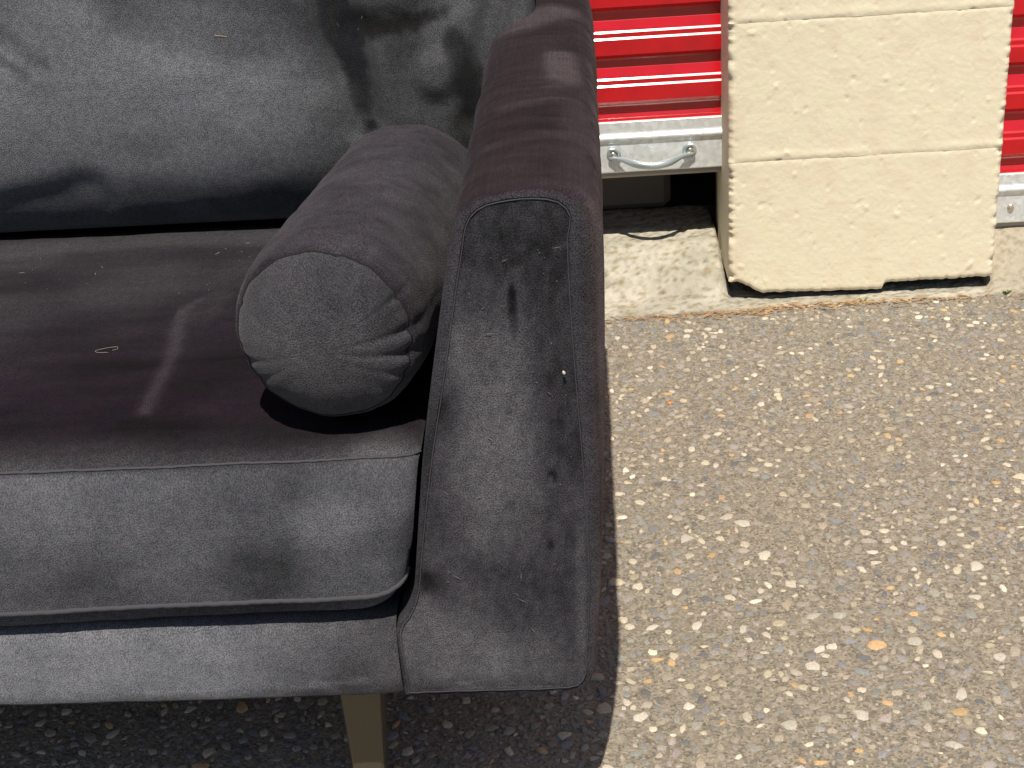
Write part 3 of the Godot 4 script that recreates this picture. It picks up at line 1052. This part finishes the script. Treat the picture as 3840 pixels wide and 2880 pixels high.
func front_boxing(p: Vector3, n: Vector3) -> Array:
	var b := n1.get_noise_2d(p.x * 5.0, p.y * 9.0) * 0.45 + n2.get_noise_2d(p.x * 30.0, p.y * 40.0) * 0.12
	b += marks(Vector2(p.x, p.y), [[0.35, 0.04, -0.19, 0.315], [-0.3, 0.05, -0.25, 0.27], [-0.2, 0.018, -0.215, 0.352, -0.21, 0.335], [0.2, 0.07, -0.42, 0.33], [-0.25, 0.02, -0.126, 0.30, -0.133, 0.25]])
	return pile(n, Vector3(0, 0.5, 0), b, Color(0.085, 0.0865, 0.099))

var back_prof: PackedVector2Array
func back_at(u: float, v: float) -> Vector3:
	var q := back_prof[int(round(v * (back_prof.size() - 1)))]
	var x := lerpf(-0.030, -1.66, u * u * 0.5 + u * 0.5)
	var front := smoothstep(0.12, 0.25, v) * (1.0 - smoothstep(0.62, 0.8, v))
	var s := Vector2(x, q.y)
	var d := n1.get_noise_2d(x * 3.0, q.y * 4.0) * 0.0045 + n2.get_noise_2d(x * 13.0, q.y * 12.0) * 0.0018 * smoothstep(0.42, 0.50, q.y)
	d += marks(s, [[-0.010, 0.03, -0.236, 0.62, -0.222, 0.572, -0.214, 0.541, -0.205, 0.490], [-0.0045, 0.02, -0.215, 0.576, -0.164, 0.579, -0.10, 0.600], [0.003, 0.02, -0.20, 0.60, -0.13, 0.60],
		[-0.0022, 0.012, -0.60, 0.606, -0.533, 0.557], [-0.0018, 0.009, -0.62, 0.585, -0.55, 0.548], [-0.007, 0.045, -0.60, 0.398, -0.53, 0.412, -0.505, 0.420], [0.002, 0.04, -0.48, 0.41],
		[-0.010, 0.03, -0.062, 0.60, -0.075, 0.54, -0.088, 0.49], [0.008, 0.03, -0.13, 0.53], [-0.006, 0.05, -0.30, 0.575, -0.42, 0.60]])
	# the right end rolls back against the arm
	var e := clampf((-0.030 - x) / 0.09, 0, 1)
	d -= 0.06 * (1.0 - sqrt(maxf(0.0, 1.0 - (1.0 - e) * (1.0 - e))))
	d -= 0.012 * smoothstep(-0.03, 0.03, -absf(x + 0.845) + 0.02)
	return Vector3(x, q.y + d * 0.35 * front, q.x + d * front)

func build_back() -> void:
	back_prof = even([Vector2(-0.66, 0.372), Vector2(-0.60, 0.370), Vector2(-0.545, 0.371), Vector2(-0.510, 0.378), Vector2(-0.488, 0.394), Vector2(-0.476, 0.420), Vector2(-0.4715, 0.455), Vector2(-0.477, 0.505), Vector2(-0.493, 0.550), Vector2(-0.519, 0.605), Vector2(-0.548, 0.665), Vector2(-0.575, 0.705), Vector2(-0.62, 0.725), Vector2(-0.67, 0.715), Vector2(-0.69, 0.66), Vector2(-0.69, 0.40)], 170)
	part("back_cushion", grid(300, 170, back_at, false, false, back_look), M.velvet, sofa)
	part("back_frame", box(Vector3(1.5, 0.52, 0.10), Vector3(-0.86, 0.40, -0.695), 0.02), M.velvet_plain, sofa)

func back_look(p: Vector3, n: Vector3) -> Array:
	var m := marks(Vector2(p.x + n2.get_noise_2d(p.x * 40.0, p.y * 40.0) * 0.006, p.y + n2.get_noise_2d(p.y * 40.0, p.x * 40.0) * 0.006), BACK_MARKS)
	var brush := n1.get_noise_2d(p.x * 6.0, p.y * 9.0) * 0.22 + n2.get_noise_2d(p.x * 8.0, p.y * 40.0) * 0.10
	return pile(n, Vector3(0, 0.13, 0.0), m + brush, Color(0.136, 0.141, 0.160).lerp(Color(0.080, 0.082, 0.089), smoothstep(-0.32, -0.2, p.x)))

func build_legs() -> void:
	for s in [[-0.1985, -0.051, 1.0, 0.0], [-1.525, -0.051, -1.0, 0.0], [-0.195, -0.62, 1.0, -1.0], [-1.525, -0.62, -1.0, -1.0]]:
		var P := PackedVector3Array()
		for k in 13:
			var t := k / 12.0
			var y := lerpf(0.137, G, t)
			var hw := lerpf(0.0215, 0.0140, t)
			var hd := lerpf(0.019, 0.013, t)
			var cx: float = s[0] + s[2] * (-0.004 * t)
			var cz: float = s[1] - 0.019 + s[3] * 0.022 * t
			for c in 24:
				var g := TAU * c / 24.0
				var e := Vector2(signf(cos(g)) * pow(absf(cos(g)), 0.4), signf(sin(g)) * pow(absf(sin(g)), 0.4))
				P.append(Vector3(cx + e.x * hw, y, cz + e.y * hd))
		part("leg", grid_from(P, 24, 13, true, true), M.leg_metal, sofa)

# ---------------------------------------------------------------- bolster
const BC0 := Vector3(-0.1835, 0.4520, -0.034)
const BC1 := Vector3(-0.1400, 0.4525, -0.372)
const BR := 0.0762

var pucks := []
func puck(a: float) -> float:
	var s := 0.0
	for q in pucks:
		var d := absf(wrapf(a - q[0], -PI, PI))
		s += q[1] * exp(-pow(d / q[2], 2.0))
	return s

func bolster_axes() -> Basis:
	var ax := (BC1 - BC0).normalized()
	var u := ax.cross(Vector3.UP).normalized()     # to the right, seen from the front
	return Basis(u, u.cross(ax), ax)

func build_bolster() -> void:
	pucks = [[0.50, 0.8, 0.035], [0.10, 1.0, 0.06], [-0.20, 1.2, 0.07], [-0.48, 0.5, 0.06], [1.32, 0.4, 0.04], [1.75, 0.2, 0.05], [2.75, 0.4, 0.04], [3.45, 0.5, 0.05], [3.72, 0.6, 0.05]]
	var b := thing("bolster_pillow", "round grey velvet bolster with puckered end seam lying against the sofa arm", "pillow", Vector3(-0.2442, 0, 1.11216))
	b.rotation.y = -0.02275
	var B := bolster_axes()
	var L := BC0.distance_to(BC1)
	var at := func(a: float, s: float) -> Vector3:          # point of the round side, s metres behind the front seam
		var fe := 0.011 * exp(-s / 0.014)
		var be := 0.030 * pow(smoothstep(L - 0.06, L, s), 2.0)
		var r := BR - fe * 0.55 - be
		r -= 0.0036 * puck(a) * exp(-s / 0.014) + 0.0024 * exp(-pow(s / 0.0016, 2.0))
		r += n1.get_noise_3d(cos(a) * 1.4, sin(a) * 1.4, s * 9.0) * 0.0022 + n2.get_noise_3d(cos(a) * 3.0 + 4.0, sin(a) * 3.0, s * 22.0) * 0.0008
		var p := BC0 + B.z * s + (B.x * cos(a) + B.y * sin(a)) * r
		if p.y < 0.3765:
			p.y = lerpf(p.y, 0.3765, 0.9)
		return p
	var cover := part("cover", grid(200, 110, func(u: float, v: float) -> Vector3: return at.call(u * TAU, pow(v, 1.4) * L), true, true, bolster_side_look), M.velvet, b)
	# front end panel with its bulge
	part("end_panel", grid(200, 40, func(u: float, v: float) -> Vector3:
		var a := u * TAU
		var rim: Vector3 = at.call(a, 0.0)
		var t := 1.0 - v
		var bulge := 0.026 * (1.0 - pow(t, 2.6)) + 0.0028 * (1.0 - exp(-(1.0 - t) * 30.0))
		bulge -= 0.0046 * puck(a) * exp(-(1.0 - t) * 20.0) * smoothstep(0.24, 0.06, 1.0 - t) * (1.0 - exp(-(1.0 - t) * 60.0))
		bulge += n3.get_noise_2d(cos(a) * t * 1.5, sin(a) * t * 1.5) * 0.0015 * (1.0 - t)
		var c := BC0
		return c + (rim - c) * t - B.z * bulge, true, false, bolster_end_look), M.velvet, b)
	part("rear_panel", grid(60, 10, func(u: float, v: float) -> Vector3:
		var rim: Vector3 = at.call(u * TAU, L)
		return BC1 + (rim - BC1) * (1.0 - v) + B.z * 0.02 * (1.0 - pow(1.0 - v, 2.4)), true, true, bolster_side_look), M.velvet, b)
	var path := PackedVector3Array()
	for k in 121:
		path.append(at.call(TAU * k / 120.0, 0.0) + B.z * 0.0004)
	part("end_seam", tube(path, 0.0010, 6), M.velvet_seam_dark, cover)

func bolster_side_look(p: Vector3, n: Vector3) -> Array:
	var b := n1.get_noise_3d(p.x * 14.0, p.y * 14.0, p.z * 20.0) * 0.45 + n2.get_noise_3d(p.x * 22.0 + p.z * 14.0, p.y * 22.0, p.z * 70.0) * 0.35
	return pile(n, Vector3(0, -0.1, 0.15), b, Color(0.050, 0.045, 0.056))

func bolster_end_look(p: Vector3, n: Vector3) -> Array:
	var b := n1.get_noise_2d(p.x * 16.0, p.y * 16.0) * 0.25 + marks(Vector2(p.x, p.y), [[-0.35, 0.03, -0.13, 0.478], [-0.3, 0.03, -0.165, 0.50], [0.15, 0.05, -0.2, 0.45]])
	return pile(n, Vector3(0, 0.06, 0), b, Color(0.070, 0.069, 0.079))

# ---------------------------------------------------------------- small things
func local(p: Vector3) -> Vector3:
	return sofa_from * p

func strand(called: String, label: String, category: String, pts: Array, radius: float, m: Material) -> MeshInstance3D:
	var path := PackedVector3Array()
	for i in pts.size() - 1:
		for k in 6:
			path.append((pts[i] as Vector3).cubic_interpolate(pts[i + 1], pts[maxi(i - 1, 0)], pts[mini(i + 2, pts.size() - 1)], k / 6.0))
	path.append(pts[pts.size() - 1])
	var o := part(called, tube(path, radius, 5, true), m, self)
	tag(o, label, category)
	return o

# the point of a sofa surface nearest to a wanted pair of coordinates
func find(fn: Callable, want: Vector2, a: int, b: int, v0: float, v1: float) -> Vector3:
	var best := Vector3.ZERO
	var far := 1e9
	for i in 121:
		for j in 61:
			var p: Vector3 = fn.call(i / 120.0, lerpf(v0, v1, j / 60.0))
			var d := Vector2(p[a], p[b]).distance_to(want)
			if d < far:
				far = d
				best = p
	return best

func build_small() -> void:
	var on_seat := func(x: float, z: float) -> Vector3:
		return local(find(seat_at, Vector2(x, z), 0, 2, 0.0, 0.5) + Vector3(0, 0.0008, 0))
	strand("loose_thread", "pale loose thread on the seat under the round end of the bolster", "thread", [on_seat.call(-0.158, -0.052) + Vector3(0, 0.006, 0.004), on_seat.call(-0.151, -0.046), on_seat.call(-0.146, -0.038), on_seat.call(-0.138, -0.037), on_seat.call(-0.126, -0.031)], 0.00035, M.thread)
	var cl: Vector3 = on_seat.call(-0.41, -0.176)
	strand("lint_curl", "tiny curled white fibre lying on the dark seat cushion", "fibre", [cl + Vector3(0.000, 0, 0.005), cl + Vector3(-0.010, 0, 0.004), cl + Vector3(-0.013, 0, 0.000), cl + Vector3(-0.006, 0, -0.004), cl + Vector3(0.004, 0, -0.006), cl + Vector3(0.006, 0, -0.001), cl + Vector3(0.002, 0, 0.001)], 0.00017, M.thread)
	var b := local(find(back_at, Vector2(-0.351, 0.576), 0, 1, 0.2, 0.65) + Vector3(0, 0.0006, 0.0008))
	strand("dry_grass_blade", "short dry straw bit stuck on the backrest cushion", "straw", [b + Vector3(-0.006, 0.0015, 0.0006), b, b + Vector3(0.007, -0.001, 0.0004)], 0.0003, M.straw)
	var crumb := part("crumb", lathe([Vector2(0.0, -0.0026), Vector2(0.0013, -0.002), Vector2(0.0019, 0.0), Vector2(0.0012, 0.0022), Vector2(0.0, 0.0027)], 8), M.crumb, self)
	crumb.transform = Transform3D(Basis(Vector3(0, 0, 1), 0.35).scaled(Vector3.ONE * 0.65), local(Vector3(-0.003, 0.431, 0.0062)))
	tag(crumb, "small white crumb stuck to the front of the sofa arm", "crumb")
	# lint on the velvet: nobody could count it
	var V := PackedVector3Array()
	var N := PackedVector3Array()
	var I := PackedInt32Array()
	for k in 260:
		var p: Vector3
		var n := Vector3.UP
		if k < 110:
			p = seat_at(rng.randf_range(0.35, 0.98), rng.randf_range(0.06, 0.36)) + Vector3(0, 0.0003, 0)
		elif k < 190:
			var y := rng.randf_range(0.16, 0.53)
			p = Vector3(rng.randf_range(arm_inner(y) + 0.015, 0.0), y, 0.0062)
			n = Vector3.BACK
		else:
			p = back_at(rng.randf_range(0.05, 0.5), rng.randf_range(0.3, 0.6)) + Vector3(0, 0.0003, 0.0005)
			n = Vector3.BACK
		if k < 110 and (p.x > -0.27 and p.z < -0.03):
			continue
		var t := Vector3(rng.randf_range(-1, 1), rng.randf_range(-1, 1), rng.randf_range(-1, 1))
		t = (t - n * t.dot(n)).normalized()
		var half := rng.randf_range(0.0004, 0.0011) if rng.randf() < 0.8 else rng.randf_range(0.002, 0.005)
		var w := n.cross(t) * rng.randf_range(0.00012, 0.00025)
		var base := V.size()
		for q in [p - t * half, p + w, p + t * half, p - w, p + n * 0.0003]:
			V.append(q)
			N.append(n)
		pyramid(V, I, base, n)
	var lint := part("lint", arrays(V, N, PackedColorArray(), I), M.lint, self)
	lint.transform = sofa_from
	lint.set_meta("kind", "stuff")
	tag(lint, "specks of pale lint over the dark velvet", "lint")
	# dry needles swept against the foot of the sill
	V = PackedVector3Array()
	N = PackedVector3Array()
	I = PackedInt32Array()
	var C := PackedColorArray()
	for k in 420:
		var x := rng.randf_range(-0.2, 0.46)
		if k > 120: x = 0.12 + rng.randfn(0.0, 0.13)
		var z := 0.030 + absf(rng.randfn(0.0, 0.011)) - 0.012 * smoothstep(0.0, 0.1, x)
		var y := G + rng.randf_range(0.001, 0.006)
		var g := rng.randfn(0.0, 0.5)
		var t := Vector3(cos(g), rng.randf_range(-0.12, 0.12), sin(g)) * rng.randf_range(0.004, 0.013)
		var p := Vector3(x, y, z)
		var w := Vector3(-sin(g), 0, cos(g)) * rng.randf_range(0.0005, 0.0009)
		var base := V.size()
		var c := Color(0.42, 0.27, 0.13).lerp(Color(0.22, 0.13, 0.07), rng.randf())
		for q in [p - t, p + w, p + t, p - w, p + Vector3(0, 0.0009, 0)]:
			V.append(q)
			N.append(Vector3.UP)
			C.append(c)
		pyramid(V, I, base, Vector3.UP)
	var needles := part("pine_needles", arrays(V, N, C, I), M.needle, self)
	needles.set_meta("kind", "stuff")
	tag(needles, "dry orange needles gathered along the foot of the concrete sill", "needles")
	weed(Vector3(0.199, G, 0.018), 7, "small green weed sprouting from the joint below the middle of the pillar")
	weed(Vector3(0.413, G, 0.020), 10, "small green weed sprouting beside the pillar's right foot")
	var bit := part("orange_bit", lathe([Vector2(0.0, 0.0), Vector2(0.0032, 0.0006), Vector2(0.0030, 0.0022), Vector2(0.0, 0.0034)], 8), M.orange, self)
	bit.position = Vector3(-0.116, G + 0.0005, 0.320)
	tag(bit, "bright orange speck of plastic lying on the asphalt", "plastic bit")
	# what shows through the gap under the raised door
	var bx := part("storage_box", box(Vector3(0.36, 0.12, 0.2), Vector3(0, 0.06, 0), 0.012), M.box_card, self)
	bx.position = Vector3(-0.246, 0.0545, -0.36)
	tag(bx, "dim brown box seen in the gap under the raised door", "box")

func weed(at: Vector3, blades: int, label: String) -> void:
	var w := thing("weed", label, "weed", at, "weeds by the sill")
	for k in blades:
		var g := rng.randf() * TAU
		var out := Vector3(cos(g), 0, sin(g) * 0.6)
		var h := rng.randf_range(0.006, 0.013)
		var path := PackedVector3Array()
		for i in 6:
			var t := i / 5.0
			path.append(out * (0.001 + h * 0.7 * t * t) + Vector3(0, h * (t - 0.25 * t * t), 0))
		part("leaf", tube(path, 0.0009, 4, true), M.weed, w)

# four low facets over a lozenge, turned so that their fronts face n
func pyramid(V: PackedVector3Array, I: PackedInt32Array, base: int, n: Vector3) -> void:
	var turned := (V[base + 4] - V[base]).cross(V[base + 1] - V[base]).dot(n) > 0.0
	for k in 4:
		var a := base + k
		var b := base + (k + 1) % 4
		if turned:
			I.append_array([a, b, base + 4])
		else:
			I.append_array([a, base + 4, b])
